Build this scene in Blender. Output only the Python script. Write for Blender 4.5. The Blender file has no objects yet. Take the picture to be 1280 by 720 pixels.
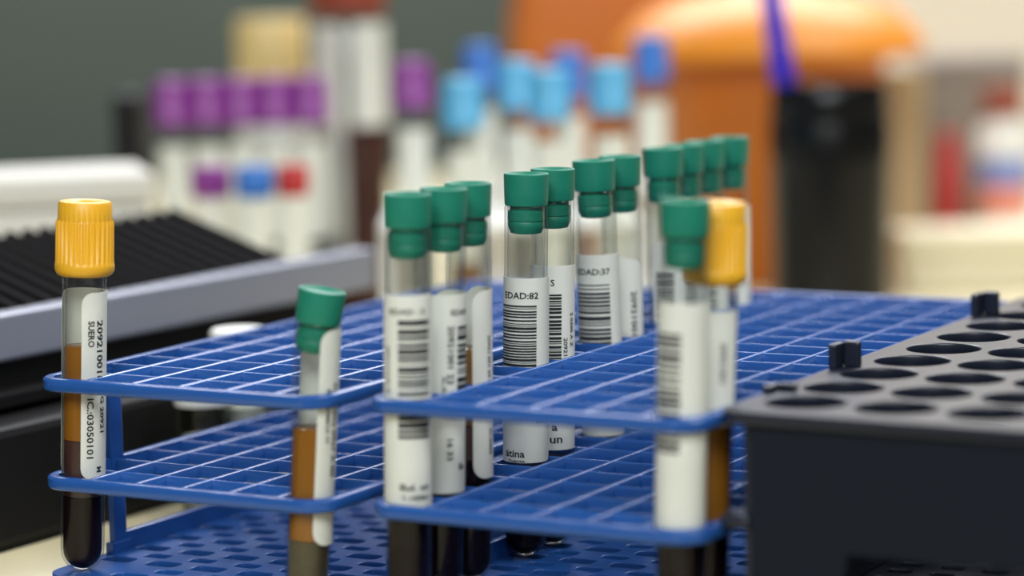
import bpy, bmesh, math, random
from mathutils import Vector, Matrix
random.seed(7)
S = 0.001                                   # everything below is written in millimetres
scene = bpy.context.scene
COL = scene.collection
PI = math.pi

# ------------------------------------------------------------------ camera
CAM_H = 185.8                               # height of the lens above the bench top
PITCH, ROLL = 0.12188, 0.02571
cam_d = bpy.data.cameras.new('camera')
cam = bpy.data.objects.new('camera', cam_d); COL.objects.link(cam)
fwd = Vector((0, math.cos(PITCH), -math.sin(PITCH)))
rgt = Vector((1, 0, 0)); upv = Vector((0, math.sin(PITCH), math.cos(PITCH)))
cx = rgt*math.cos(ROLL) - upv*math.sin(ROLL)
cy = rgt*math.sin(ROLL) + upv*math.cos(ROLL)
m = Matrix((cx, cy, -fwd)).transposed().to_4x4()
m.translation = Vector((0, 0, CAM_H*S))
cam.matrix_world = m
cam_d.sensor_width = 36.0
cam_d.lens = 3433.08/1280*36.0
cam_d.clip_start = 0.01
cam_d.dof.use_dof = True
cam_d.dof.focus_distance = 0.822
cam_d.dof.aperture_fstop = 4.5
cam_d.dof.aperture_blades = 0
scene.camera = cam

# ------------------------------------------------------------------ light
scene.view_settings.view_transform = 'Standard'
scene.view_settings.look = 'None'
scene.view_settings.gamma = 1.0
scene.view_settings.use_curve_mapping = False
scene.view_settings.exposure = 0.0
scene.cycles.transparent_max_bounces = 48
scene.cycles.max_bounces = 10
world = bpy.data.worlds.new('room_light'); scene.world = world
world.use_nodes = True
bg = world.node_tree.nodes['Background']
bg.inputs[0].default_value = (0.93, 0.97, 1.0, 1); bg.inputs[1].default_value = 0.12

def area(name, loc, target, sx, sy, power, color):
    d = bpy.data.lights.new(name, 'AREA'); d.shape = 'RECTANGLE'; d.size = sx; d.size_y = sy
    d.energy = power; d.color = color
    o = bpy.data.objects.new(name, d); COL.objects.link(o)
    o.location = loc
    o.rotation_euler = (Vector(target)-Vector(loc)).to_track_quat('-Z', 'Y').to_euler()
    return o
area('panel_light', (0.15, 2.3, 1.25), (0.05, 1.0, 0), 1.7, 0.5, 48, (0.93, 0.94, 1.0))
area('panel_light', (-0.1, -0.4, 1.1), (0.0, 0.95, 0.1), 1.0, 0.6, 27, (0.95, 0.98, 1.0))  # front fill, added and set low to brighten the label fronts
area('panel_light', (0.9, 0.9, 1.7), (0.15, 1.3, 0.05), 0.7, 0.9, 22, (1.0, 0.97, 0.9))

# ------------------------------------------------------------------ materials
def lin(c):
    return tuple((x/255/12.92 if x/255 <= 0.04045 else ((x/255+0.055)/1.055)**2.4) for x in c)
def P(n): return n.node_tree.nodes['Principled BSDF']
def mat(name, rgb, rough=0.45, metal=0.0, spec=0.5, var=0.0, scale=300, bump=0.0, sss=0.0, coat=0.0):
    m = bpy.data.materials.new(name); m.use_nodes = True
    nt = m.node_tree; p = P(m)
    c = lin(rgb)
    p.inputs['Base Color'].default_value = (*c, 1)
    p.inputs['Roughness'].default_value = rough
    p.inputs['Metallic'].default_value = metal
    p.inputs['Specular IOR Level'].default_value = spec
    p.inputs['Coat Weight'].default_value = coat
    if sss:
        p.inputs['Subsurface Weight'].default_value = sss
        p.inputs['Subsurface Radius'].default_value = (0.002, 0.002, 0.002)
        p.inputs['Subsurface Scale'].default_value = 1.0
    tc = nt.nodes.new('ShaderNodeTexCoord')
    nz = nt.nodes.new('ShaderNodeTexNoise'); nz.inputs['Scale'].default_value = scale
    nz.inputs['Detail'].default_value = 3
    nt.links.new(tc.outputs['Object'], nz.inputs['Vector'])
    if var:
        r = nt.nodes.new('ShaderNodeMix'); r.data_type = 'RGBA'
        r.inputs[6].default_value = (*[x*(1-var) for x in c], 1)
        r.inputs[7].default_value = (*[min(1, x*(1+var)) for x in c], 1)
        nt.links.new(nz.outputs['Fac'], r.inputs[0])
        nt.links.new(r.outputs[2], p.inputs['Base Color'])
    if bump:
        b = nt.nodes.new('ShaderNodeBump'); b.inputs['Strength'].default_value = bump
        b.inputs['Distance'].default_value = 0.0003
        nt.links.new(nz.outputs['Fac'], b.inputs['Height']); nt.links.new(b.outputs[0], p.inputs['Normal'])
    return m
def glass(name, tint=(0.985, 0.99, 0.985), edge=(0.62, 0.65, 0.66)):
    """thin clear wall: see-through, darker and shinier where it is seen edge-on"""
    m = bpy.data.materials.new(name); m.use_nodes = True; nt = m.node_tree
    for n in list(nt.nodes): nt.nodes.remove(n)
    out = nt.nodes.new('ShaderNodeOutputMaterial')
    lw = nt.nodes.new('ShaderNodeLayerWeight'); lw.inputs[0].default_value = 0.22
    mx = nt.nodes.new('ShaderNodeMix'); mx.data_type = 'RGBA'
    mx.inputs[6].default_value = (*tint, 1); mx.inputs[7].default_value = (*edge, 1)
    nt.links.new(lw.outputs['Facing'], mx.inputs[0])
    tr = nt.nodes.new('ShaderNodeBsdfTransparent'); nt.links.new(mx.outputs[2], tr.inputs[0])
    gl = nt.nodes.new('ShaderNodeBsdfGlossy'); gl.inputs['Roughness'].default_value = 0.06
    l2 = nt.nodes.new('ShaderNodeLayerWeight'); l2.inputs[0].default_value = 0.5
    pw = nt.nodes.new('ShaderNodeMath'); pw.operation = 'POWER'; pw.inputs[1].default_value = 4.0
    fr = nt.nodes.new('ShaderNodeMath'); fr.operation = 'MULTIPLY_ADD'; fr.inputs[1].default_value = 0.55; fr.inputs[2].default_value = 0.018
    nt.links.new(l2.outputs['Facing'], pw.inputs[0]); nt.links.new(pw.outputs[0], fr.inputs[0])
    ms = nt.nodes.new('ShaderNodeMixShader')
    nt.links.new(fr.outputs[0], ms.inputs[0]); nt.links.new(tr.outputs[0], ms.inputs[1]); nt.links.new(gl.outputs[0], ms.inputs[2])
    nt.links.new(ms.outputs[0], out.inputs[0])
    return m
M = {}
M['blue'] = mat('blue_rack_plastic', (33, 80, 150), 0.27,  var=0.06, scale=60, bump=0.05)
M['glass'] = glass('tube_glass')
M['green'] = mat('green_rubber', (12, 118, 94), 0.5, var=0.05, scale=200)
M['yellow'] = mat('yellow_cap_plastic', (222, 166, 34), 0.42)
M['label'] = mat('label_paper', (236, 238, 228), 0.6, var=0.02, scale=120)
nt = M['label'].node_tree; outn = nt.nodes['Material Output']
trl = nt.nodes.new('ShaderNodeBsdfTranslucent'); trl.inputs[0].default_value = (0.9, 0.88, 0.82, 1)
mxs = nt.nodes.new('ShaderNodeMixShader'); mxs.inputs[0].default_value = 0.35
nt.links.new(P(M['label']).outputs[0], mxs.inputs[1]); nt.links.new(trl.outputs[0], mxs.inputs[2]); nt.links.new(mxs.outputs[0], outn.inputs[0])
M['ink'] = mat('black_print', (28, 30, 30), 0.6)
M['inkgrey'] = mat('grey_print', (70, 74, 76), 0.6)
M['serum'] = mat('amber_serum', (130, 84, 24), 0.2, spec=0.3, var=0.08, scale=90)
M['serumdark'] = mat('brown_serum', (120, 84, 34), 0.2, var=0.2, scale=160)
M['mid'] = mat('plum_cells', (60, 38, 34), 0.3, var=0.35, scale=150)
M['blood'] = mat('dark_blood', (18, 9, 11), 0.25, spec=0.08, var=0.2, scale=90)
M['olive'] = mat('olive_gel', (66, 60, 38), 0.3, var=0.5, scale=380)
M['charcoal'] = mat('charcoal_rack_plastic', (24, 29, 42), 0.33, var=0.08, scale=40, bump=0.05)
M['charcoal_matte'] = mat('charcoal_matte_plastic', (22, 27, 35), 0.75, spec=0.12, var=0.08, scale=40)
M['black'] = mat('black_plastic', (13, 13, 14), 0.6, spec=0.2, var=0.1, scale=50)
M['rib'] = mat('black_ribbed_plastic', (13, 12, 13), 0.8, spec=0.05)
M['alu'] = mat('grey_painted_metal', (128, 132, 146), 0.38, metal=0.25, var=0.04, scale=20)
M['white'] = mat('white_plastic', (226, 226, 220), 0.45, var=0.03, scale=20)
M['casing'] = mat('off_white_casing', (204, 202, 192), 0.6, var=0.03, scale=20)
M['bench'] = mat('cream_bench_laminate', (206, 196, 160), 0.5, var=0.03, scale=8)
M['wall'] = mat('dark_green_grey_wall', (82, 92, 84), 0.8, var=0.12, scale=3)
M['cream'] = mat('cream_paint', (226, 218, 204), 0.6, var=0.02, scale=4)
M['purple'] = mat('purple_cap_plastic', (128, 52, 134), 0.4)
M['skyblue'] = mat('light_blue_cap_plastic', (84, 166, 208), 0.4)
M['deepblue'] = mat('blue_cap_plastic', (46, 108, 188), 0.4)
M['creamcap'] = mat('cream_cap_plastic', (214, 190, 128), 0.5)
M['redcap'] = mat('rust_red_cap_plastic', (140, 58, 36), 0.45)
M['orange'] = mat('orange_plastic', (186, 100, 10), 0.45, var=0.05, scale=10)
M['orangelid'] = mat('orange_lid_plastic', (224, 138, 26), 0.45, var=0.04, scale=10)  # lighter than the bin body: light from above put into the colour
M['pen'] = mat('blue_pen_plastic', (30, 30, 190), 0.3)
M['cup'] = mat('black_cup_plastic', (12, 12, 12), 0.25, spec=0.3, var=0.0, scale=10)
M['greybin'] = mat('warm_grey_plastic', (128, 118, 110), 0.5, var=0.05, scale=8)
M['carton'] = mat('cream_carton', (222, 214, 184), 0.65, var=0.03, scale=10)
M['red'] = mat('red_plastic', (178, 44, 44), 0.45)
M['pink'] = mat('salmon_print', (226, 140, 120), 0.6)
M['frost'] = glass('frosted_plastic', (0.86, 0.87, 0.84), (0.5, 0.5, 0.48))
M['floor'] = mat('grey_floor_vinyl', (120, 120, 116), 0.6, var=0.05, scale=5)

# ------------------------------------------------------------------ builders
def link(name, me, m, parent=None, smooth=None):
    o = bpy.data.objects.new(name, me)
    if m and not me.materials: me.materials.append(m)
    COL.objects.link(o)
    if parent: o.parent = parent
    return o
def obj(name, bm, m, parent=None, smooth=False, angle=None):
    for v in bm.verts: v.co *= S
    bmesh.ops.recalc_face_normals(bm, faces=bm.faces)
    me = bpy.data.meshes.new(name); bm.to_mesh(me); bm.free()
    if smooth:
        me.polygons.foreach_set('use_smooth', [True]*len(me.polygons))
        me.set_sharp_from_angle(angle=math.radians(angle or 40))
    return link(name, me, m, parent)
def tag(o, label, cat, group=None):
    o['label'] = label; o['category'] = cat
    if group: o['group'] = group
    return o
def empty(name, loc, mtx=None):
    o = bpy.data.objects.new(name, None); o.empty_display_size = 0.01; COL.objects.link(o)
    if mtx is None: o.location = Vector(loc)*S
    else:
        m4 = mtx.to_4x4(); m4.translation = Vector(loc)*S; o.matrix_world = m4
    return o
def box(bm, x0, x1, y0, y1, z0, z1, bev=0.0):
    r = bmesh.ops.create_cube(bm, size=1.0)
    for v in r['verts']:
        v.co = Vector(((x0+x1)/2+v.co.x*(x1-x0), (y0+y1)/2+v.co.y*(y1-y0), (z0+z1)/2+v.co.z*(z1-z0)))
    if bev:
        es = list({e for v in r['verts'] for e in v.link_edges})
        bmesh.ops.bevel(bm, geom=es, offset=bev, segments=2, affect='EDGES', profile=0.5)
    return r['verts']
def lathe(bm, prof, n=40, mod=None, cx=0, cy=0):
    """prof: (r,z) list; r 0 closes with a point; mod(r,z,a)->r"""
    rings = []
    for r, z in prof:
        if r <= 1e-6: rings.append([bm.verts.new((cx, cy, z))])
        else:
            ring = []
            for k in range(n):
                a = 2*PI*k/n; rr = mod(r, z, k) if mod else r
                ring.append(bm.verts.new((cx+rr*math.cos(a), cy+rr*math.sin(a), z)))
            rings.append(ring)
    for a, b in zip(rings[:-1], rings[1:]):
        for k in range(n):
            k2 = (k+1) % n
            if len(a) == 1 and len(b) == 1: continue
            if len(a) == 1: bm.faces.new((a[0], b[k], b[k2]))
            elif len(b) == 1: bm.faces.new((a[k], b[0], a[k2]))
            else: bm.faces.new((a[k], b[k], b[k2], a[k2]))
def rrect(x0, x1, y0, y1, r, seg=6):
    pts = []
    for cx_, cy_, a0 in ((x1-r, y0+r, -PI/2), (x1-r, y1-r, 0), (x0+r, y1-r, PI/2), (x0+r, y0+r, PI)):
        for k in range(seg+1):
            a = a0+PI/2*k/seg; pts.append((cx_+r*math.cos(a), cy_+r*math.sin(a)))
    return pts
def circ(cx_, cy_, r, n=28):
    return [(cx_+r*math.cos(2*PI*k/n), cy_+r*math.sin(2*PI*k/n)) for k in range(n)]
def plate(name, loops, z0, z1, m, parent, bevel=0.3):
    """flat plate with holes, from outlines; first loop is the outside"""
    cu = bpy.data.curves.new(name, 'CURVE'); cu.dimensions = '2D'; cu.fill_mode = 'BOTH'
    h = (z1-z0)/2
    cu.extrude = (h-bevel)*S; cu.bevel_depth = bevel*S; cu.bevel_resolution = 1; cu.offset = -bevel*S
    for lp in loops:
        sp = cu.splines.new('POLY'); sp.points.add(len(lp)-1); sp.use_cyclic_u = True
        for p_, (x, y) in zip(sp.points, lp): p_.co = (x*S, y*S, 0, 1)
    tmp = bpy.data.objects.new(name+'_outline', cu); COL.objects.link(tmp)
    bpy.context.view_layer.update()
    dg = bpy.context.evaluated_depsgraph_get()
    me = bpy.data.meshes.new_from_object(tmp.evaluated_get(dg))
    bpy.data.objects.remove(tmp); bpy.data.curves.remove(cu)
    me.transform(Matrix.Translation((0, 0, (z0+z1)/2*S)))
    me.materials.clear(); me.name = name
    return link(name, me, m, parent)
_txt = {}
def text2d(s):
    if s in _txt: return _txt[s]
    cu = bpy.data.curves.new('t', 'FONT'); cu.body = s; cu.size = 1.0; cu.resolution_u = 2; cu.offset = 0.022
    o = bpy.data.objects.new('t', cu); COL.objects.link(o)
    bpy.context.view_layer.update()
    me = bpy.data.meshes.new_from_object(o.evaluated_get(bpy.context.evaluated_depsgraph_get()))
    vs = [(v.co.x, v.co.y) for v in me.vertices]; fs = [tuple(p.vertices) for p in me.polygons]
    bpy.data.objects.remove(o); bpy.data.curves.remove(cu); bpy.data.meshes.remove(me)
    _txt[s] = (vs, fs); return _txt[s]
def cyl_pt(r, a, z):                        # a: degrees from the camera-facing side, + to the right
    t = math.radians(a); return (r*math.sin(t), -r*math.cos(t), z)
def wrap_text(bm, s, r, a_c, z_c, h, width=None, vertical=False, squeeze=1.0):
    vs, fs = text2d(s)
    x0 = min(v[0] for v in vs); x1 = max(v[0] for v in vs); y0 = min(v[1] for v in vs); y1 = max(v[1] for v in vs)
    k = h/(y1-y0); kx = k*squeeze if width is None else width/(x1-x0)
    out = []
    for x, y in vs:
        X = (x-(x0+x1)/2)*kx; Y = (y-(y0+y1)/2)*k
        if vertical: X, Y = Y, -X           # reads downwards
        out.append(bm.verts.new(cyl_pt(r, a_c+math.degrees(X/r), z_c+Y)))
    for f in fs:
        try: bm.faces.new([out[i] for i in f])
        except ValueError: pass
def strip(bm, r, a0, a1, z0, z1, th=0.0, step=10):
    n = max(1, int(abs(a1-a0)/step))
    if th == 0:
        pr = [(bm.verts.new(cyl_pt(r, a0+(a1-a0)*k/n, z0)), bm.verts.new(cyl_pt(r, a0+(a1-a0)*k/n, z1))) for k in range(n+1)]
        for p, q in zip(pr[:-1], pr[1:]): bm.faces.new((p[0], q[0], q[1], p[1]))
def paper(bm, r, a0, a1, z0, z1, flap=0.0, corner=2.5, slant=0.0, th=0.12):
    """label wrapped round a tube, rounded corners, optional free edge standing off the glass"""
    n = max(8, int((a1-a0)/7)); cols = []
    L = math.radians(a1-a0)*r
    pts = []
    for k in range(n+1):
        pts.append((k/n*L, a0+(a1-a0)*k/n, 0.0))
    for c_ in (0.25, 0.5, 0.8, 1.2, 1.8): pts.append((c_, a0+math.degrees(c_/r), 0)); pts.append((L-c_, a1-math.degrees(c_/r), 0))
    if flap:
        for k in range(1, 4): pts.append((L+flap*k/3, a1, flap*k/3))
    pts.sort()
    tot = L+flap
    for s, a, f in pts:
        d = min(s, tot-s); ins = 0.0
        if d < corner: ins = corner-math.sqrt(max(0, corner**2-(corner-d)**2))
        zz0 = z0+ins; zz1 = z1-ins
        sh = slant*(s/tot-0.5)
        col = []
        for rr in (r, r+th):
            for z in (zz0, zz1):
                x, y, _ = cyl_pt(rr, a+sh*0, z)
                if f:
                    t = math.radians(a); x += f*math.cos(t); y += f*math.sin(t)
                col.append(bm.verts.new((x, y, z+sh)))
        cols.append(col)
    for p, q in zip(cols[:-1], cols[1:]):
        bm.faces.new((p[0], p[1], q[1], q[0])); bm.faces.new((p[2], q[2], q[3], p[3]))
        bm.faces.new((p[1], p[3], q[3], q[1])); bm.faces.new((p[0], q[0], q[2], p[2]))
    for c_ in (cols[0], cols[-1]): bm.faces.new((c_[0], c_[2], c_[3], c_[1]))

# ------------------------------------------------------------------ setting
def struct(name, bm, m):
    o = obj(name, bm, m); o['kind'] = 'structure'; return o
bm = bmesh.new(); box(bm, -1800, 2000, 2600, 2660, -750, 1900); struct('wall_back', bm, M['wall'])
bm = bmesh.new(); box(bm, -1800, 2000, -900, 2660, -790, -750); struct('floor', bm, M['floor'])
t = empty('lab_bench', (0, 0, -750)); tag(t, 'long cream laminate laboratory bench carrying all the racks and boxes', 'table')
bm = bmesh.new(); box(bm, -1100, 1200, 585, 2300, 720, 750, 2); obj('worktop', bm, M['bench'], t)
for x0, y0 in ((-1050, 600), (1090, 600), (-1050, 2190), (1090, 2190)):
    bm = bmesh.new(); box(bm, x0, x0+60, y0, y0+60, 0, 720); obj('leg', bm, M['white'], t)

# ------------------------------------------------------------------ blue wire-grid racks
PT = 16.815; NC, NR = 6, 15; GAP = 29.6; TOPZ = 64.0; BASE_T = 4.8
def rack_matrix(U, V): return Matrix(((U[0], V[0], 0), (U[1], V[1], 0), (0, 0, 1)))
R1 = ((-141.97, 805.01, TOPZ), rack_matrix((0.86426, -0.50304), (0.50304, 0.86426)))
R2 = ((-41.69, 750.54, TOPZ), rack_matrix((0.87089, -0.49148), (0.49148, 0.87089)))
W, LN = NC*PT, NR*PT
rib_long = rib_cross = None
def prism_rib(bm, along, c, s0, s1, w, z0, z1):
    """rib with a slightly rounded top; along 'v' or 'u'"""
    prof = [(-w/2, z0), (-w/2*1.0, z1-0.45), (-w/2*0.55, z1-0.1), (0, z1), (w/2*0.55, z1-0.1), (w/2, z1-0.45), (w/2, z0)]
    A, B = [], []
    for d, z in prof:
        A.append(bm.verts.new((c+d, s0, z) if along == 'v' else (s0, c+d, z)))
        B.append(bm.verts.new((c+d, s1, z) if along == 'v' else (s1, c+d, z)))
    n = len(prof)
    for k in range(n): bm.faces.new((A[k], A[(k+1) % n], B[(k+1) % n], B[k]))
    bm.faces.new(A); bm.faces.new(B)
def ring(bm, outer, inner, z0, z1):
    """rounded rim: outer/inner outlines with the same number of points, soft edges"""
    lev = [(0.0, z0+0.9), (0.5, z0+0.1), (0.85, z0), (1, z0), ]
    n = len(outer)
    prof = [(0, z0+0.8), (0, z1-0.8), (0.12, z1-0.25), (0.3, z1), (0.85, z1), (1.0, z1-0.2), (1.0, z0), (0.3, z0), (0.12, z0+0.25)]
    rings = [[bm.verts.new((o[0]*(1-t)+i[0]*t, o[1]*(1-t)+i[1]*t, z)) for o, i in zip(outer, inner)] for t, z in prof]
    k = len(prof)
    for j in range(k):
        a, b = rings[j], rings[(j+1) % k]
        for q in range(n): bm.faces.new((a[q], b[q], b[(q+1) % n], a[(q+1) % n]))
def blue_rack(R, label):
    root = empty('test_tube_rack', (R[0][0], R[0][1], 0), R[1])
    tag(root, label, 'rack', 'blue grid tube racks')
    for lv in (0, 1):
        zt = TOPZ-lv*GAP
        bm = bmesh.new()
        ring(bm, rrect(-1.0, W+1.0, -1.0, LN+1.0, 9, 8), rrect(2.2, W-2.2, 2.2, LN-2.2, 6, 8), zt-3.8, zt+0.2)
        shelf = obj('grid_shelf', bm, M['blue'], root, smooth=True, angle=35)
        global rib_long, rib_cross
        for c in range(1, NC):
            bm = bmesh.new(); prism_rib(bm, 'v', c*PT, 1.5, LN-1.5, 1.8, zt-3.8, zt)
            obj('lengthwise_rib', bm, M['blue'], shelf, smooth=True, angle=50)
        for r in range(1, NR):
            bm = bmesh.new(); prism_rib(bm, 'u', r*PT, 1.5, W-1.5, 1.1, zt-3.8, zt-0.25)
            obj('cross_rib', bm, M['blue'], shelf, smooth=True, angle=50)
    zb = TOPZ-2*GAP
    loops = [rrect(-1, W+1, -1, LN+1, 9, 6)]
    for c in range(NC):
        for r in range(NR):
            x, y = (c+0.5)*PT, (r+0.5)*PT
            if c in (0, NC-1) and r in (0, NR-1): continue
            loops.append(rrect(x-5.4, x+5.4, y-3.1, y+3.1, 1.6, 2)[::-1])
            if c < NC-1 and r < NR-1:
                x += PT/2; y += PT/2
                loops.append(rrect(x-4.2, x+4.2, y-2.6, y+2.6, 1.4, 2)[::-1])
    base = plate('base_plate', loops, zb-2.6, zb, M['blue'], root)
    bm = bmesh.new()
    for x in (4, W-4-8):
        for y in (5, LN-15): box(bm, x, x+8, y, y+10, 0, zb-2.4, 0.4)
    obj('foot', bm, M['blue'], base)
    for sx in (0, 1):
        for r in (1.85, NR-2.2):
            bm = bmesh.new(); x = 0.2 if sx == 0 else W-2.6
            r += 0.4*sx if r < 3 else 0
            box(bm, x, x+2.4, r*PT, r*PT+6, zb-0.5, TOPZ-1.5, 0.4)
            box(bm, x-0.4, x+2.9, r*PT-1.5, r*PT+7.5, zb-0.4, zb+3.5, 0.4)
            obj('upright', bm, M['blue'], root)
        bm = bmesh.new(); x = 0.2 if sx == 0 else W-2.6
        box(bm, x, x+2.4, 1.85*PT+5, (NR-2.2)*PT, zb-0.4, zb+6.0, 0.4)
        obj('side_rail', bm, M['blue'], root)
    return root
blue_rack(R1, 'blue grid rack on the left, with the ribbed yellow capped tube at its corner')
blue_rack(R2, 'blue grid rack in the middle, with the long row of green stoppered tubes')

# ------------------------------------------------------------------ tubes
RO, RI = 6.5, 5.6
GREEN_PROF = [(0, 8.3), (3.6, 8.2), (5.2, 8.7), (6.0, 9.5), (6.5, 9.5), (6.72, 9.25), (6.74, 8.6), (6.6, 4), (6.45, 0.5), (6.3, 0.05),
              (4.9, 0.0), (4.9, -1.3), (5.45, -1.8), (5.5, -4.4), (5.2, -4.7), (5.45, -5.1), (5.3, -6.6), (4.6, -8.2), (3.4, -8.5), (3.2, -6), (0, -5.8)]
def ribbed_cap(bm, r=8.6, h=22.0, z0=0, n=120):
    k = r/8.6
    prof = [(0, 18.8), (3.0, 18.8), (3.6, 21.3), (4.4, 21.9), (6.6, 22.0), (7.5, 21.8), (7.95, 21.2), (8.05, 16.8), (8.35, 16.2), (8.6, 15.6), (8.65, 4.2), (8.75, 3.6),
            (8.85, 2.9), (8.8, 1.6), (8.2, 0.5), (7.4, 0.0), (6.75, 0.0), (6.75, 4.0), (5.4, 4.0), (5.4, 1.5), (0, 1.5)]
    prof = [(a*k if a > 5.6 else a, z0+b*h/22.0) for a, b in prof]
    def mod(rr, z, i):
        zz = (z-z0)*22.0/h
        if 4.0 < zz < 16.3 and rr > 8.2*k: return rr-(0.55*k if i % 4 in (0, 1) else 0)
        return rr
    lathe(bm, prof, n, mod)
def wall_profile(Lt):
    pr = [(0.0, 0.0)]
    for k in range(1, 7):
        a = PI/2*k/6; pr.append((RO*math.sin(a), RO-RO*math.cos(a)))
    pr += [(RO, Lt-0.6), (RO-0.2, Lt-0.1), (RO-0.45, Lt), (RI+0.1, Lt-0.1), (RI, Lt-0.6), (RI, RO)]
    return pr
def fill_profile(z0, z1, bottom, r=5.75):
    pr = []
    if bottom:
        for k in range(0, 7):
            a = PI/2*k/6; pr.append((r*math.sin(a), 0.8+r-r*math.cos(a)))
    else: pr += [(0, z0), (r, z0)]
    pr += [(r, z1-0.35), (r-0.5, z1), (0, z1)]
    return pr
BARS = None
def barcode(bm, r, a0, a1, z0, z1, seed=3, unit=0.34):
    rn = random.Random(seed); z = z1
    while z > z0+1.2:
        w = unit*rn.choice((1, 2, 2, 3)); g = unit*rn.choice((1, 1, 1, 2))
        strip(bm, r, a0, a1, z-w, z, step=9); z -= w+g
def build_tube(name, base, lean, Lt, cap, label_text, levels, papers=(), prints=(), group=None, cap_tilt=0.0, cap_mat=None, capkw={}, detail=True, spin=0):
    """base: point under the round bottom; lean: sideways slope; levels: [(z_top, material)] from the bottom up"""
    ax = Vector((lean[0], lean[1], 1)).normalized()
    q = Vector((0, 0, 1)).rotation_difference(ax)
    root = empty(name, base, q.to_matrix())
    tag(root, label_text, 'test tube', group)
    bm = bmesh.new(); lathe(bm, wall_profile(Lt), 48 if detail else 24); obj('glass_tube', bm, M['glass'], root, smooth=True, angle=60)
    z0 = 0
    for i, (z1, mm) in enumerate(levels):
        bm = bmesh.new(); lathe(bm, fill_profile(z0, z1, i == 0), 36 if detail else 20)
        nm = {'serum': 'serum', 'serumdark': 'serum', 'mid': 'cell_layer', 'blood': 'blood', 'olive': 'gel', 'white': 'sample'}[mm]
        obj(nm, bm, M[mm], root, smooth=True, angle=50); z0 = z1+0.02
    bm = bmesh.new()
    if cap == 'green': lathe(bm, GREEN_PROF, 48 if detail else 28); nm = 'rubber_stopper'
    else: ribbed_cap(bm, z0=-3.2, **capkw); nm = 'cap'
    c = obj(nm, bm, M[cap_mat or cap], root, smooth=True, angle=38)
    c.location = (0, 0, Lt*S)
    if cap_tilt: c.rotation_euler = (cap_tilt*0.25, cap_tilt, 0)
    for i, pk in enumerate(papers):
        bm = bmesh.new(); paper(bm, RO+0.06, **pk); lb = obj('paper_label', bm, M['label'], root, smooth=True, angle=40)
        bars = [p for p in prints if p[0] == 'bar' and p[1] == i]; txt = [p for p in prints if p[0] == 'txt' and p[1] == i]
        if bars:
            bm = bmesh.new()
            for p in bars: barcode(bm, RO+0.24, *p[2:])
            obj('barcode', bm, M['ink'], lb)
        if txt:
            for p in txt:
                k = p[7] if len(p) > 7 else 1.0; bm = bmesh.new()
                wrap_text(bm, p[2], RO+0.27, p[3], p[4], p[5], vertical=p[6], squeeze=k, width=k if k > 3 else None)
                obj('lettering', bm, M['ink'], lb)
    return root
ZB = TOPZ-2*GAP
def cell(R, c, r, a, lean):
    """base point of a tube whose axis crosses the top grid a mm to the side of the cell's middle"""
    o, mm = R
    p = Vector((o[0], o[1], 0)) + mm @ Vector(((c+0.5)*PT, (r+0.5)*PT, 0))
    p.x += a - lean*2*GAP; p.z = ZB+0.05
    return p
GH = 106.2                                   # length of the long tubes under their stoppers
def zr(z): return z+2*GAP                    # height above the top grid -> height in the tube
# the sharp yellow capped tube at the left
build_tube('test_tube', cell(R1, 0, 0, 1.55, 0.036), (0.052, 0), 92.4, 'yellow',
    'sharp tube with ribbed yellow cap at the left front corner of the left rack',
    [(zr(-36), 'blood'), (zr(-19), 'mid'), (zr(9), 'serum')],
    papers=[dict(a0=2, a1=268, z0=zr(-30.5), z1=zr(25.5), corner=3.5)],
    prints=[('txt', 0, 'SUERO', 27, zr(13.2), 2.0, True, 7.8), ('txt', 0, '209210018', 52, zr(8), 2.3, True, 18.5),
            ('txt', 0, 'IC.:03050101', 26, zr(-15), 2.1, True, 18.0), ('txt', 0, 'G 20921', 62, zr(-11), 1.7, True, 11), ('txt', 0, 'M', 52, zr(-27.5), 1.8, True)],
    group='blood tubes in the blue racks', capkw=dict(r=8.55, h=22.2))
build_tube('test_tube', cell(R1, 5, 0, 1.5, 0.075), (0.075, 0), 79.0, 'green',
    'short tube of amber serum with a crooked green stopper, in the left rack',
    [(zr(-42), 'olive'), (zr(-10), 'serum')],
    papers=[dict(a0=12, a1=225, z0=zr(-43), z1=zr(18.5), corner=4.0)],
    prints=[('txt', 0, 'BIOQUIMICA 77', 38, zr(-6), 1.6, True, 1.2), ('txt', 0, 'IC. 17302 0921 A 00', 62, zr(-10), 2.0, True, 1.2)],
    group='blood tubes in the blue racks', cap_tilt=0.10)
gl = 'blood tubes in the blue racks'
E82 = 'EDAD:82'
build_tube('test_tube', cell(R2, 0, 0, 0.58, 0.026), (0.026, 0), GH, 'green',
    'green stoppered tube nearest of its row, at the front left of the middle rack',
    [(zr(-20), 'blood')],
    papers=[dict(a0=-88, a1=84, z0=zr(-30.5), z1=zr(29), corner=0.6)],
    prints=[('bar', 0, -22, 60, zr(-12), zr(22), 11, 0.5), ('txt', 0, 'EDAD : 5', 0, zr(24.3), 1.7, False, 1.2), ('txt', 0, '209210 0105 33', -52, zr(8), 1.3, True, 1.2),
            ('txt', 0, 'Bul. un', 20, zr(-24.6), 2.0, False, 1.2), ('txt', 0, 'T: HEMO', 22, zr(-27.6), 1.4, False, 1.2)], group=gl)
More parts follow.
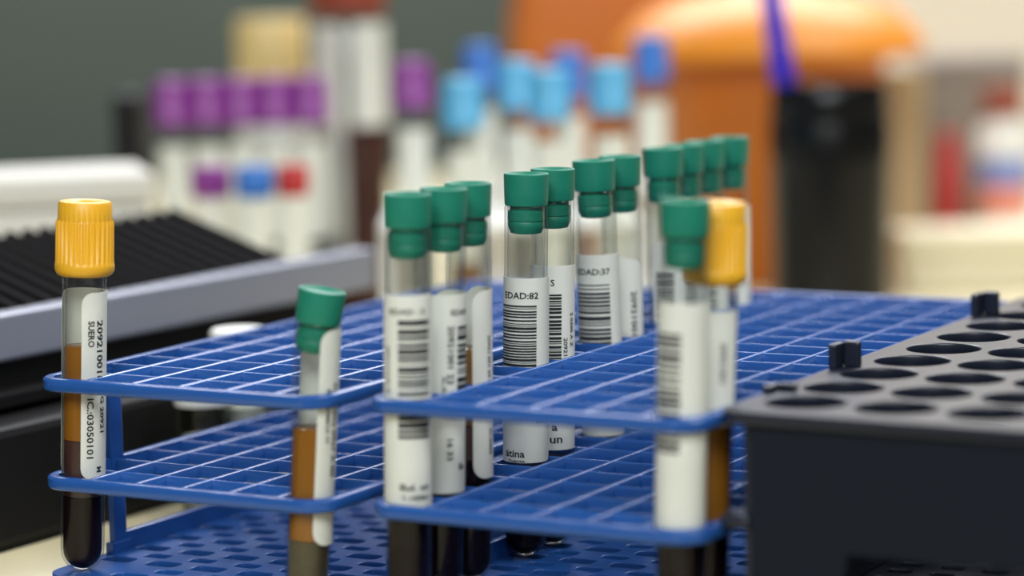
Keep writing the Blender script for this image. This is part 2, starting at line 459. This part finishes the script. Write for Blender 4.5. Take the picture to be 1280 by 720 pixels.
build_tube('test_tube', cell(R2, 0, 1, 1.5, 0.036), (0.036, 0), GH, 'green',
    'green stoppered tube second from the front of the row, label printed sideways',
    [(zr(-22), 'blood')],
    papers=[dict(a0=-40, a1=200, z0=zr(-29.5), z1=zr(27), corner=3.0)],
    prints=[('bar', 0, 40, 100, zr(-6), zr(18), 23, 0.5), ('txt', 0, '20921001 23', 22, zr(10), 2.0, True, 1.2), ('txt', 0, 'EDAD', 48, zr(22), 1.6, False, 1.1), ('txt', 0, 'IC.:0305', 6, zr(0), 1.4, True, 1.2),
            ('txt', 0, '16 33', 22, zr(-17), 1.9, True, 1.2), ('txt', 0, 'Ba', 58, zr(-22), 1.9, False)], group=gl)
build_tube('test_tube', cell(R2, 0, 2, 0.81, 0.0195), (0.0195, 0), GH, 'green',
    'green stoppered tube third from the front, brown contents beside its narrow label',
    [(zr(-23), 'blood'), (zr(-13), 'mid'), (zr(9), 'serumdark')],
    papers=[dict(a0=8, a1=190, z0=zr(-28.5), z1=zr(26), corner=4.0)],
    prints=[('txt', 0, '20921 001 09 8', 58, zr(6), 1.4, True, 1.2), ('txt', 0, 'IC.:0305', 62, zr(-18), 1.4, True, 1.2)], group=gl)
build_tube('test_tube', cell(R2, 0, 4, 0.68, 0.029), (0.029, 0), GH, 'green',
    'sharply focused green stoppered tube with black barcode and EDAD:82 on its label',
    [(zr(-32), 'blood')],
    papers=[dict(a0=-96, a1=78, z0=zr(-29.6), z1=zr(25.8), corner=1.6, flap=2.2)],
    prints=[('bar', 0, -92, 28, zr(-14), zr(17.7), 5, 0.27), ('txt', 0, E82, -16, zr(20.6), 2.0, False, 1.12), ('txt', 0, '20921001 0305', 56, zr(-10), 1.3, True, 1.1),
            ('txt', 0, '2', 38, zr(-17.2), 1.8, True), ('txt', 0, '\u00e4tina', -30, zr(-26.9), 2.1, False, 1.15), ('txt', 0, 'Fuente', -24, zr(-29.0), 0.9, False, 1.6)], group=gl)
build_tube('test_tube', cell(R2, 0, 5, 0.81, 0.024), (0.024, 0), GH, 'green',
    'green stoppered tube half hidden behind the sharp EDAD:82 tube',
    [(zr(-32), 'blood')],
    papers=[dict(a0=-90, a1=86, z0=zr(-28.6), z1=zr(27.6), corner=1.6)],
    prints=[('bar', 0, -60, 22, zr(-14), zr(19), 8, 0.27), ('txt', 0, 'S', -2, zr(22.5), 2.0, False), ('txt', 0, '20921001 2', 34, zr(0), 1.5, True, 1.2),
            ('txt', 0, '2 0305 A Z', 56, zr(8), 1.4, True, 1.2), ('txt', 0, 'un', 8, zr(-25.6), 1.8, False, 1.2), ('txt', 0, 'a', 4, zr(-21.8), 1.8, False, 1.2)], group=gl)
build_tube('test_tube', cell(R2, 0, 7, -0.32, -0.0138), (-0.0138, 0), GH, 'green',
    'green stoppered tube with blurred barcode label, left one of a pair behind the sharp tubes',
    [(zr(-34), 'blood')],
    papers=[dict(a0=-80, a1=76, z0=zr(-30), z1=zr(27.3), corner=1.6, flap=1.4)],
    prints=[('bar', 0, -74, 30, zr(-10), zr(18), 31, 0.42), ('txt', 0, 'EDAD:37', -16, zr(22), 2.0, False, 1.12)], group=gl)
build_tube('test_tube', cell(R2, 0, 8, -0.64, 0.0024), (0.0024, 0), GH, 'green',
    'green stoppered tube with slanting label, right one of a pair behind the sharp tubes',
    [(zr(-20), 'blood'), (zr(2), 'serum')],
    papers=[dict(a0=-20, a1=70, z0=zr(-30), z1=zr(24), corner=2.5, slant=-3)],
    prints=[('txt', 0, '20921001 03', 30, zr(4), 2.2, True, 1.3)], group=gl)
for r, a, ln, txt in ((10, -1.5, -0.005, 'leftmost of four blurred green stoppered tubes at the far end of the row'),
                      (11, -1.5, -0.0134, 'second from left of four blurred green stoppered tubes at the far end of the row'),
                      (12, -1.5, -0.0183, 'third from left of four blurred green stoppered tubes at the far end of the row'),
                      (13, -1.34, 0.0057, 'farthest green stoppered tube of the row, behind the yellow cap, before the orange bin')):
    build_tube('test_tube', cell(R2, 0, r, a, ln), (ln, 0), GH, 'green', txt, [(zr(-25), 'blood')],
        papers=[dict(a0=-40 if r != 13 else 10, a1=95, z0=zr(-28), z1=zr(26 if r != 13 else 33), corner=1.6, flap=2.5 if r == 13 else 0)],
        prints=[('bar', 0, -30, 20, zr(-10), zr(16), 40+r, 0.42)] if r != 13 else [], group=gl)
build_tube('test_tube', cell(R2, 5, 0, 0.79, 0.033), (0.033, 0), GH, 'green',
    'blurred green stoppered tube at the right front corner of the middle rack',
    [(zr(-30), 'blood')],
    papers=[dict(a0=-92, a1=86, z0=zr(-30), z1=zr(30), corner=0.8)],
    prints=[('bar', 0, -75, -8, zr(-10), zr(22), 51, 0.5)], group=gl)
build_tube('test_tube', cell(R2, 5, 1, 1.4, 0.046), (0.046, 0), 95.0, 'yellow',
    'blurred yellow capped tube beside the green one at the right front',
    [(zr(-34), 'blood'), (zr(-2), 'serum')],
    papers=[dict(a0=-60, a1=60, z0=zr(-5), z1=zr(26), corner=1.0)],
    prints=[('txt', 0, '20921001', 20, zr(12), 1.8, True, 1.2)], group=gl, capkw=dict(r=8.4, h=22.0))

# ------------------------------------------------------------------ charcoal rack at the right (shares rack 2's directions)
root = empty('tube_rack', (R2[0][0], R2[0][1], 0), R2[1])
tag(root, 'charcoal plastic tube rack with large round holes standing at the right edge', 'rack')
U0, U1, V0, V1 = 101.9, 263.0, 10.5, 257.0
holes = [circ(119.0+25.5*i, 31.0+25.9*j, 10.9)[::-1] for i in range(6) for j in range(9)]
plate('top_plate', [rrect(U0, U1, V0, V1, 7)]+holes, TOPZ-2.2, TOPZ+1.2, M['charcoal'], root, 0.5)
plate('middle_plate', [rrect(U0, U1-1, V0+5.5, V1-5.5, 5)]+holes, 34.0, 36.6, M['charcoal'], root, 0.4)
bm = bmesh.new(); box(bm, U0, U0+8.4, V0+1.5, V0+10, 33.5, 37.2, 1.2); obj('corner_lip', bm, M['charcoal'], root)
sm = [rrect(118+12.7*i-3.6, 118+12.7*i+3.6, 24+9.5*j-2.3, 24+9.5*j+2.3, 1, 2)[::-1] for i in range(11) for j in range(23)]
plate('base_plate', [rrect(U0+4, U1-2, V0+4, V1-4, 6)]+sm, 2.0, 4.8, M['charcoal'], root, 0.3)
for v, nm in ((V0+1.5, 0), (V1-4.5, 1)):
    bm = bmesh.new()
    pts = [(U0+9, 0), (133, 0), (138, 29.5), (226, 29.5), (231, 0), (U1-5, 0), (U1-5, TOPZ-2.3), (U0+9, TOPZ-2.3)]
    fa = [bm.verts.new((x, v, z)) for x, z in pts]; fb = [bm.verts.new((x, v+3, z)) for x, z in pts]
    n = len(pts)
    for k in range(n): bm.faces.new((fa[k], fa[(k+1) % n], fb[(k+1) % n], fb[k]))
    bm.faces.new(fa); bm.faces.new(fb)
    obj('end_panel', bm, M['charcoal_matte'], root)
for u in (U0+6, U1-8):
    bm = bmesh.new(); box(bm, u, u+2.6, V0+4.7, V1-4.7, 5, TOPZ-2.4, 0.4); obj('side_panel', bm, M['charcoal'], root)
for v, h in ((40, 2.2), (86, 7.2), (204, 7.2)):
    bm = bmesh.new()
    box(bm, U0+0.2, U0+2.6, v, v+7, TOPZ+1.0, TOPZ+1.2+h, 0.7); box(bm, U0+2.5, U0+7.6, v+5.6, v+8.2, TOPZ+1.0, TOPZ+1.2+h*1.05, 0.8)
    obj('stacking_tab', bm, M['charcoal'], root)
mrel = mat('lettering_grey', (92, 98, 108), 0.5)  # flat letters in a lighter grey than the plate
for ch, u, v in (('A', 144.5, 15.2), ('A', 145, 42.5)):
    bm = bmesh.new(); vs, fs = text2d(ch)
    k = [bm.verts.new((u-1.4+x*4.2, v-1.6+y*4.2, TOPZ+1.28)) for x, y in vs]
    for f in fs: bm.faces.new([k[i] for i in f])
    obj('embossed_letter', bm, mrel, root)

# ------------------------------------------------------------------ black device with ribbed slope, left
dv = Vector((84, 131, 0)).normalized()       # along its front
dn = Vector((-dv.y, dv.x, 0))                # towards its back
root = empty('lab_device', (-168, 895, 0), Matrix(((dv.x, dn.x, 0), (dv.y, dn.y, 0), (0, 0, 1))))
tag(root, 'low black laboratory device with a ribbed sloping top and a grey metal front bar', 'device')
L0, L1 = -190, 186
bm = bmesh.new()
side = [(2, 3), (2, 57), (8, 66), (66, 85), (66, 3)]
fa = [bm.verts.new((L0, y, z)) for y, z in side]; fb = [bm.verts.new((L1-6, y, z)) for y, z in side]
for k in range(5): bm.faces.new((fa[k], fa[(k+1) % 5], fb[(k+1) % 5], fb[k]))
bm.faces.new(fa); bm.faces.new(fb)
body = obj('housing', bm, M['black'], root)
bm = bmesh.new(); box(bm, L0, L1-12, -8, 2.4, 42.2, 47, 0.6); obj('front_ledge', bm, M['black'], root)
bm = bmesh.new(); box(bm, L0, L1-12, -25, 1.9, 1.5, 40, 3); obj('lower_housing', bm, M['black'], root)
bm = bmesh.new(); box(bm, L0, L1-20, -23, 60, 0, 3.2); obj('foot', bm, M['black'], root)
bm = bmesh.new(); box(bm, L0-4, L1+22, -3, 7, 56.5, 72, 1.2); obj('front_bar', bm, M['alu'], root)
x = L0+4
while x < L1-14:
    bm = bmesh.new()
    prof = [(x, 0), (x+1, 5), (x+4.2, 5.6), (x+5.2, 0)]
    A = [bm.verts.new((px, 8.5, 65.6+pz)) for px, pz in prof]; B = [bm.verts.new((px, 65, 84.2+pz)) for px, pz in prof]
    for k in range(4): bm.faces.new((A[k], A[(k+1) % 4], B[(k+1) % 4], B[k]))
    bm.faces.new(A); bm.faces.new(B)
    obj('rib', bm, M['rib'], root); x += 9.2

# white box behind it
a = math.radians(14)
root = empty('white_case', (-150, 1152, 0), Matrix(((math.cos(a), -math.sin(a), 0), (math.sin(a), math.cos(a), 0), (0, 0, 1))))
tag(root, 'white plastic instrument case behind the black ribbed device at far left', 'case')
bm = bmesh.new(); box(bm, -260, 0, 0, 60, 0, 84, 4); obj('body', bm, M['casing'], root)
bm = bmesh.new(); box(bm, -261, 1, -1, 61, 84.3, 98, 3); obj('lid', bm, M['casing'], root)

# small plastic cups between the device and the left rack
def cup(x, y, r, h, label):
    root = empty('sample_cup', (x, y, 0)); tag(root, label, 'cup', 'sample cups behind the left rack')
    bm = bmesh.new(); lathe(bm, [(0, 0.2), (r*0.8, 0.2), (r*0.86, 1), (r*0.95, h-9), (r*0.85, h-9), (r*0.78, 2.2), (0, 2.2)], 28); obj('clear_body', bm, M['frost'], root, True)
    bm = bmesh.new(); lathe(bm, [(0, 2.4), (r*0.72, 2.4), (r*0.76, h*0.56), (0, h*0.56)], 24); obj('contents', bm, M['white'], root, True)
    bm = bmesh.new(); lathe(bm, [(0, h), (r*0.9, h), (r, h-1), (r, h-9), (r*0.96, h-9.2), (0, h-9.2)], 28, lambda rr, z, k: rr-(0.3 if k % 2 and rr > r*.95 else 0)); obj('lid', bm, M['white'], root, True)
cup(-94, 932, 10, 60, 'taller clear sample cup with white lid rising behind the left rack')
cup(-105, 917, 10.2, 46, 'shorter clear sample cup with white lid seen between the two shelves of the left rack')

# ------------------------------------------------------------------ background tube stands
def stand(name, label, pts, zb, x0, x1, y0, y1, m, zt):
    root = empty(name, (0, 0, 0)); tag(root, label, 'rack')
    bm = bmesh.new(); box(bm, x0, x1, y0, y1, 0, zb-0.1, 1.0); obj('base', bm, m, root)
    plate('holder_plate', [rrect(x0, x1, y0, y1, 3)]+[circ(x, y, 7.75, 20)[::-1] for x, y in pts], zt-4, zt, m, root, 0.4)
    for x in (x0, x1-4):
        bm = bmesh.new(); box(bm, x, x+4, y0+4, y1-4, zb-0.2, zt-3.9); obj('end_wall', bm, m, root)
def far_tube(x, y, zb, ztop, capmat, label, group, fill, r=8.4, lab=(30, 74)):
    Lt = ztop-zb-19.8
    build_tube('capped_tube', (x, y, zb), (0, 0), Lt, 'far', label, fill,
        papers=[dict(a0=-100, a1=100, z0=min(lab[0], Lt-50), z1=Lt-12, corner=1.5)], group=group, cap_mat=capmat, capkw=dict(r=r/1.16, h=23, n=48), detail=False).scale = (1.16, 1.16, 1)
pp = [(-162, 1330), (-145, 1330), (-128.6, 1330), (-112.2, 1330), (-95.5, 1330)]
stand('tube_stand', 'black stand holding the five purple capped tubes at back left', pp, 12, -178, -84, 1318, 1346, M['black'], 50)
bm = bmesh.new(); box(bm, -190, -178.6, 1322, 1372, .1, 122, 2); obj('side_block', bm, M['black'], [o for o in COL.objects if o.name.startswith('tube_stand')][-1])
nm5 = ('leftmost', 'second from left', 'middle', 'fourth from left', 'rightmost')
for (x, y), w in zip(pp, nm5):
    far_tube(x, y, 12, 128.5, 'purple', w+' of the five purple capped tubes side by side in the background', 'purple capped tubes', [(30, 'mid')], 9.2)
f1 = [(-45, 1300), (-20, 1230), (19, 1230), (46, 1230), (5, 1290)]
f2 = [(-13, 1352), (30, 1342), (71, 1352)]
stand('tube_stand', 'white stand holding the light blue capped tubes behind the green row', f1, 18, -58, 58, 1216, 1314, M['white'], 66)
stand('tube_stand', 'white stand behind the light blue tubes, holding the darker blue capped tubes', f2, 26, -26, 84, 1330, 1364, M['white'], 70)
far_tube(-45, 1300, 18, 136, 'purple', 'single purple capped tube just left of the light blue capped ones', 'purple capped tubes', [(34, 'white')], 9.6)
for (x, y), z, w in ((f1[1], 130, 'leftmost and lowest light blue capped tube in the background'), (f1[2], 133, 'light blue capped tube at the middle of the blue cluster, front row'),
                     (f1[3], 135, 'rightmost light blue capped tube of the blue cluster, front row'), (f1[4], 135, 'light blue capped tube in the second row of the blue cluster')):
    far_tube(x, y, 18, z, 'skyblue', w, 'light blue capped tubes', [(40, 'white')] if x != -20 else [(60, 'serum')], 9.4)
for (x, y), z, w in zip(f2, (141, 137, 143), ('leftmost darker blue capped tube rising behind the light blue ones', 'middle darker blue capped tube, mostly hidden behind the light blue caps', 'rightmost and tallest darker blue capped tube beside the orange bin')):
    far_tube(x, y, 26, z, 'deepblue', w, 'darker blue capped tubes', [(50, 'white')], 8.8)
# short tubes in front of the purple ones
f3 = [(-132, 1212), (-112, 1205), (-95.5, 1208)]
stand('tube_stand', 'low white stand with three short tubes before the purple capped row', f3, 8, -146, -82, 1192, 1226, M['white'], 40)
for (x, y), c, w, r in zip(f3, ('purple', 'deepblue', 'red'), ('short tube with a purple cap before the purple row', 'short tube with a blue cap before the purple row', 'short tube with a red cap before the purple row'), (9.0, 8.6, 7.4)):
    root = empty('short_tube', (x, y, 8)); tag(root, w, 'test tube', 'short tubes before the purple row')
    bm = bmesh.new(); lathe(bm, [(0, 0), (4, .6), (6, 3), (6.4, 6), (6.4, 74), (0, 74)], 24); obj('tube_body', bm, M['label'], root, True)
    bm = bmesh.new(); lathe(bm, [(0, 87), (r*.85, 87), (r, 85.5), (r, 75), (r*.9, 73.5), (6.5, 73.5), (6.5, 74.1), (0, 74.1)], 40, lambda rr, z, k: rr-(.3 if k % 2 and rr > 7 else 0)); obj('cap', bm, M[c], root, True)

# cream capped jar, tall bottle
root = empty('jar', (-124, 1452, 0)); tag(root, 'white jar with a cream lid rising behind the purple caps', 'jar')
bm = bmesh.new(); lathe(bm, [(0, 0.2), (18, 0.2), (19, 2), (19, 108), (16, 114), (16, 120), (0, 120)], 36); obj('jar_body', bm, M['white'], root, True)
bm = bmesh.new(); lathe(bm, [(0, 154), (17.5, 154), (18.6, 152.5), (18.6, 121), (18, 120.2), (0, 120.2)], 48, lambda rr, z, k: rr-(.35 if k % 2 and rr > 18.3 else 0)); obj('lid', bm, M['creamcap'], root, True)
root = empty('reagent_bottle', (-80, 1402, 0)); tag(root, 'tall bottle of dark red liquid with rust red cap between purple capped tubes', 'bottle')
bm = bmesh.new(); lathe(bm, [(0, .2), (17.5, .2), (19, 2), (19, 146), (15, 154), (14, 156), (14, 160), (0, 160)], 36); obj('bottle_wall', bm, M['frost'], root, True)
bm = bmesh.new(); lathe(bm, [(0, 2), (17.5, 2), (17.8, 4), (17.8, 100), (0, 100)], 32); obj('liquid', bm, mat('dark_red_liquid', (74, 34, 28), .3), root, True)
bm = bmesh.new(); lathe(bm, [(0, 182), (18, 182), (19.5, 180), (19.5, 158), (18.5, 156.5), (0, 160.1)], 48, lambda rr, z, k: rr-(.4 if k % 2 and rr > 19 else 0)); obj('cap', bm, M['redcap'], root, True)
for a0, a1 in ((-105, -6), (8, 100)):
    bm = bmesh.new(); paper(bm, 19.1, a0, a1, 100 if a0 > 0 else 34, 152, corner=3); obj('paper_label', bm, M['label'], root, True)

# orange round bin, orange box behind it
def loft(bm, secs):
    rs = [[bm.verts.new((x, y, z)) for x, y in rrect(-w, w, -d, d, r, 6)] for w, d, r, z in secs]
    for a_, b_ in zip(rs[:-1], rs[1:]):
        n = len(a_)
        for k in range(n): bm.faces.new((a_[k], a_[(k+1) % n], b_[(k+1) % n], b_[k]))
    bm.faces.new(rs[0]); bm.faces.new(rs[-1])
root = empty('waste_container', (96, 1680, 0)); tag(root, 'tall orange plastic container behind the blue capped tubes and the round orange bin', 'container')
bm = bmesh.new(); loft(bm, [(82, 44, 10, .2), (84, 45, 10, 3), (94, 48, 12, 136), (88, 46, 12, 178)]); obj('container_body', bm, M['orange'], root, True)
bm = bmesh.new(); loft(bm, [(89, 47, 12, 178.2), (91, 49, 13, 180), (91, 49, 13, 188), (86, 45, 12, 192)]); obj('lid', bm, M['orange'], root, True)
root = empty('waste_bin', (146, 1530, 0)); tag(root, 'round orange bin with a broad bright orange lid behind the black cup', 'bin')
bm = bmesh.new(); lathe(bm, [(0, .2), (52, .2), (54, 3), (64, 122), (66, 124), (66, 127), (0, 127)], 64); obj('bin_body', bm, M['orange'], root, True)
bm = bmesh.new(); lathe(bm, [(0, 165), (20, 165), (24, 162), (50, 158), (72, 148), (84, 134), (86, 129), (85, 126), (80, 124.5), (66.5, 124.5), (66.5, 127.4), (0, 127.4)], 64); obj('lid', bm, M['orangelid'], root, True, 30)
root = empty('file_box', (236, 1640, 0)); tag(root, 'narrow pale yellow file box between the orange bin and the grey bin', 'box')
bm = bmesh.new(); box(bm, -14, 8, -40, 60, .2, 112, 1.5); obj('box_body', bm, mat('dull_yellow_card', (168, 148, 112), .6), root)

# black cup with pen
root = empty('pen_cup', (158, 1350, 0)); tag(root, 'black cylindrical cup holding a blue pen, before the orange bin', 'cup')
bm = bmesh.new(); lathe(bm, [(0, .2), (27.5, .2), (29, 1.5), (29.5, 78), (30.2, 96), (29.0, 99), (29.0, 108), (28.4, 116), (27.4, 117.5), (26.4, 116), (26.8, 4), (0, 4)], 64); obj('cup_wall', bm, M['cup'], root, True, 30)
bm = bmesh.new(); lathe(bm, [(29.4, 101), (30.3, 101.4), (30.3, 104.6), (29.4, 105)], 64); obj('raised_band', bm, M['cup'], root, True)
pb = Vector((150, 1338, 6)); pt = Vector((129, 1356, 176)); axp = (pt-pb).normalized(); Lp = (pt-pb).length
root = empty('pen', pb, Vector((0, 0, 1)).rotation_difference(axp).to_matrix()); tag(root, 'blue ballpoint pen leaning out of the black cup', 'pen')
bm = bmesh.new(); lathe(bm, [(0, 0), (.6, .3), (2.6, 12), (4.2, 14), (4.2, Lp-60), (0, Lp-60)], 20); obj('barrel', bm, M['frost'], root, True)
bm = bmesh.new(); lathe(bm, [(0, Lp-59.9), (5.4, Lp-59.9), (5.8, Lp-58), (5.4, Lp-2), (4.6, Lp), (0, Lp)], 20); obj('pen_cap', bm, M['pen'], root, True)
bm = bmesh.new(); box(bm, -1.4, 1.4, -8.0, -5.0, Lp-42, Lp-2, .4); obj('clip', bm, M['pen'], root)

# right side background
root = empty('storage_bin', (280, 1740, 0)); tag(root, 'warm grey plastic bin at back right, behind the cream carton', 'bin')
bm = bmesh.new(); loft(bm, [(36, 36, 8, .2), (39, 38, 8, 3), (43, 40, 8, 104)]); obj('bin_body', bm, M['greybin'], root, True)
bm = bmesh.new(); loft(bm, [(45, 42, 9, 104.2), (45, 42, 9, 112), (43, 40, 8, 114)]); obj('lid', bm, M['greybin'], root, True)
root = empty('carton', (262, 1500, 0)); tag(root, 'low cream carton box at right, with a band along its top', 'box')
bm = bmesh.new(); box(bm, -52, 60, -45, 5, .2, 20, 1); obj('carton_body', bm, M['carton'], root)
bm = bmesh.new(); box(bm, -54, 62, -47, 7, 20.2, 31, 1.5); obj('lid', bm, M['carton'], root)
root = empty('reagent_bottle', (289, 1600, 0)); tag(root, 'white bottle with a rust red cap at the right edge, above the cream carton', 'bottle')
bm = bmesh.new(); lathe(bm, [(0, .2), (15, .2), (16, 2), (16, 74), (10, 82), (10, 84), (0, 84)], 32); obj('bottle_body', bm, M['white'], root, True)
bm = bmesh.new(); lathe(bm, [(0, 100), (11.5, 100), (12.5, 99), (12.5, 85), (12, 84.1), (0, 84.1)], 40, lambda rr, z, k: rr-(.3 if k % 2 and rr > 12 else 0)); obj('cap', bm, M['redcap'], root, True)
bm = bmesh.new(); paper(bm, 16.1, -80, 60, 44, 60, corner=1); obj('paper_label', bm, mat('blue_print', (120, 140, 200), .6), root, True)
bm = bmesh.new(); paper(bm, 16.1, -80, 60, 26, 43.5, corner=1); obj('paper_label', bm, M['pink'], root, True)
root = empty('small_bottle', (258, 1612, 0)); tag(root, 'small dark red bottle left of the white rust capped bottle', 'bottle')
bm = bmesh.new(); lathe(bm, [(0, .2), (7, .2), (8, 1.5), (8, 60), (5, 64), (0, 64)], 28); obj('bottle_body', bm, M['red'], root, True)
bm = bmesh.new(); lathe(bm, [(0, 74), (5.6, 74), (6.2, 73), (6.2, 64.2), (0, 64.1)], 28); obj('cap', bm, M['red'], root, True)
root = empty('cabinet', (450, 2250, 0)); tag(root, 'tall cream cabinet at back right on the bench', 'cabinet')
bm = bmesh.new(); box(bm, -170, 330, -160, 40, .2, 620, 2); obj('cabinet_body', bm, M['cream'], root)
for x0, x1 in ((-167, 78), (82, 327)):
    bm = bmesh.new(); box(bm, x0, x1, -166, -160.2, 8, 612, 1.5); d = obj('door', bm, M['cream'], root)
    bm = bmesh.new(); hx = x1-14 if x0 < 0 else x0+8; box(bm, hx, hx+6, -178, -166.2, 260, 340, 1.5); obj('handle', bm, M['alu'], d)
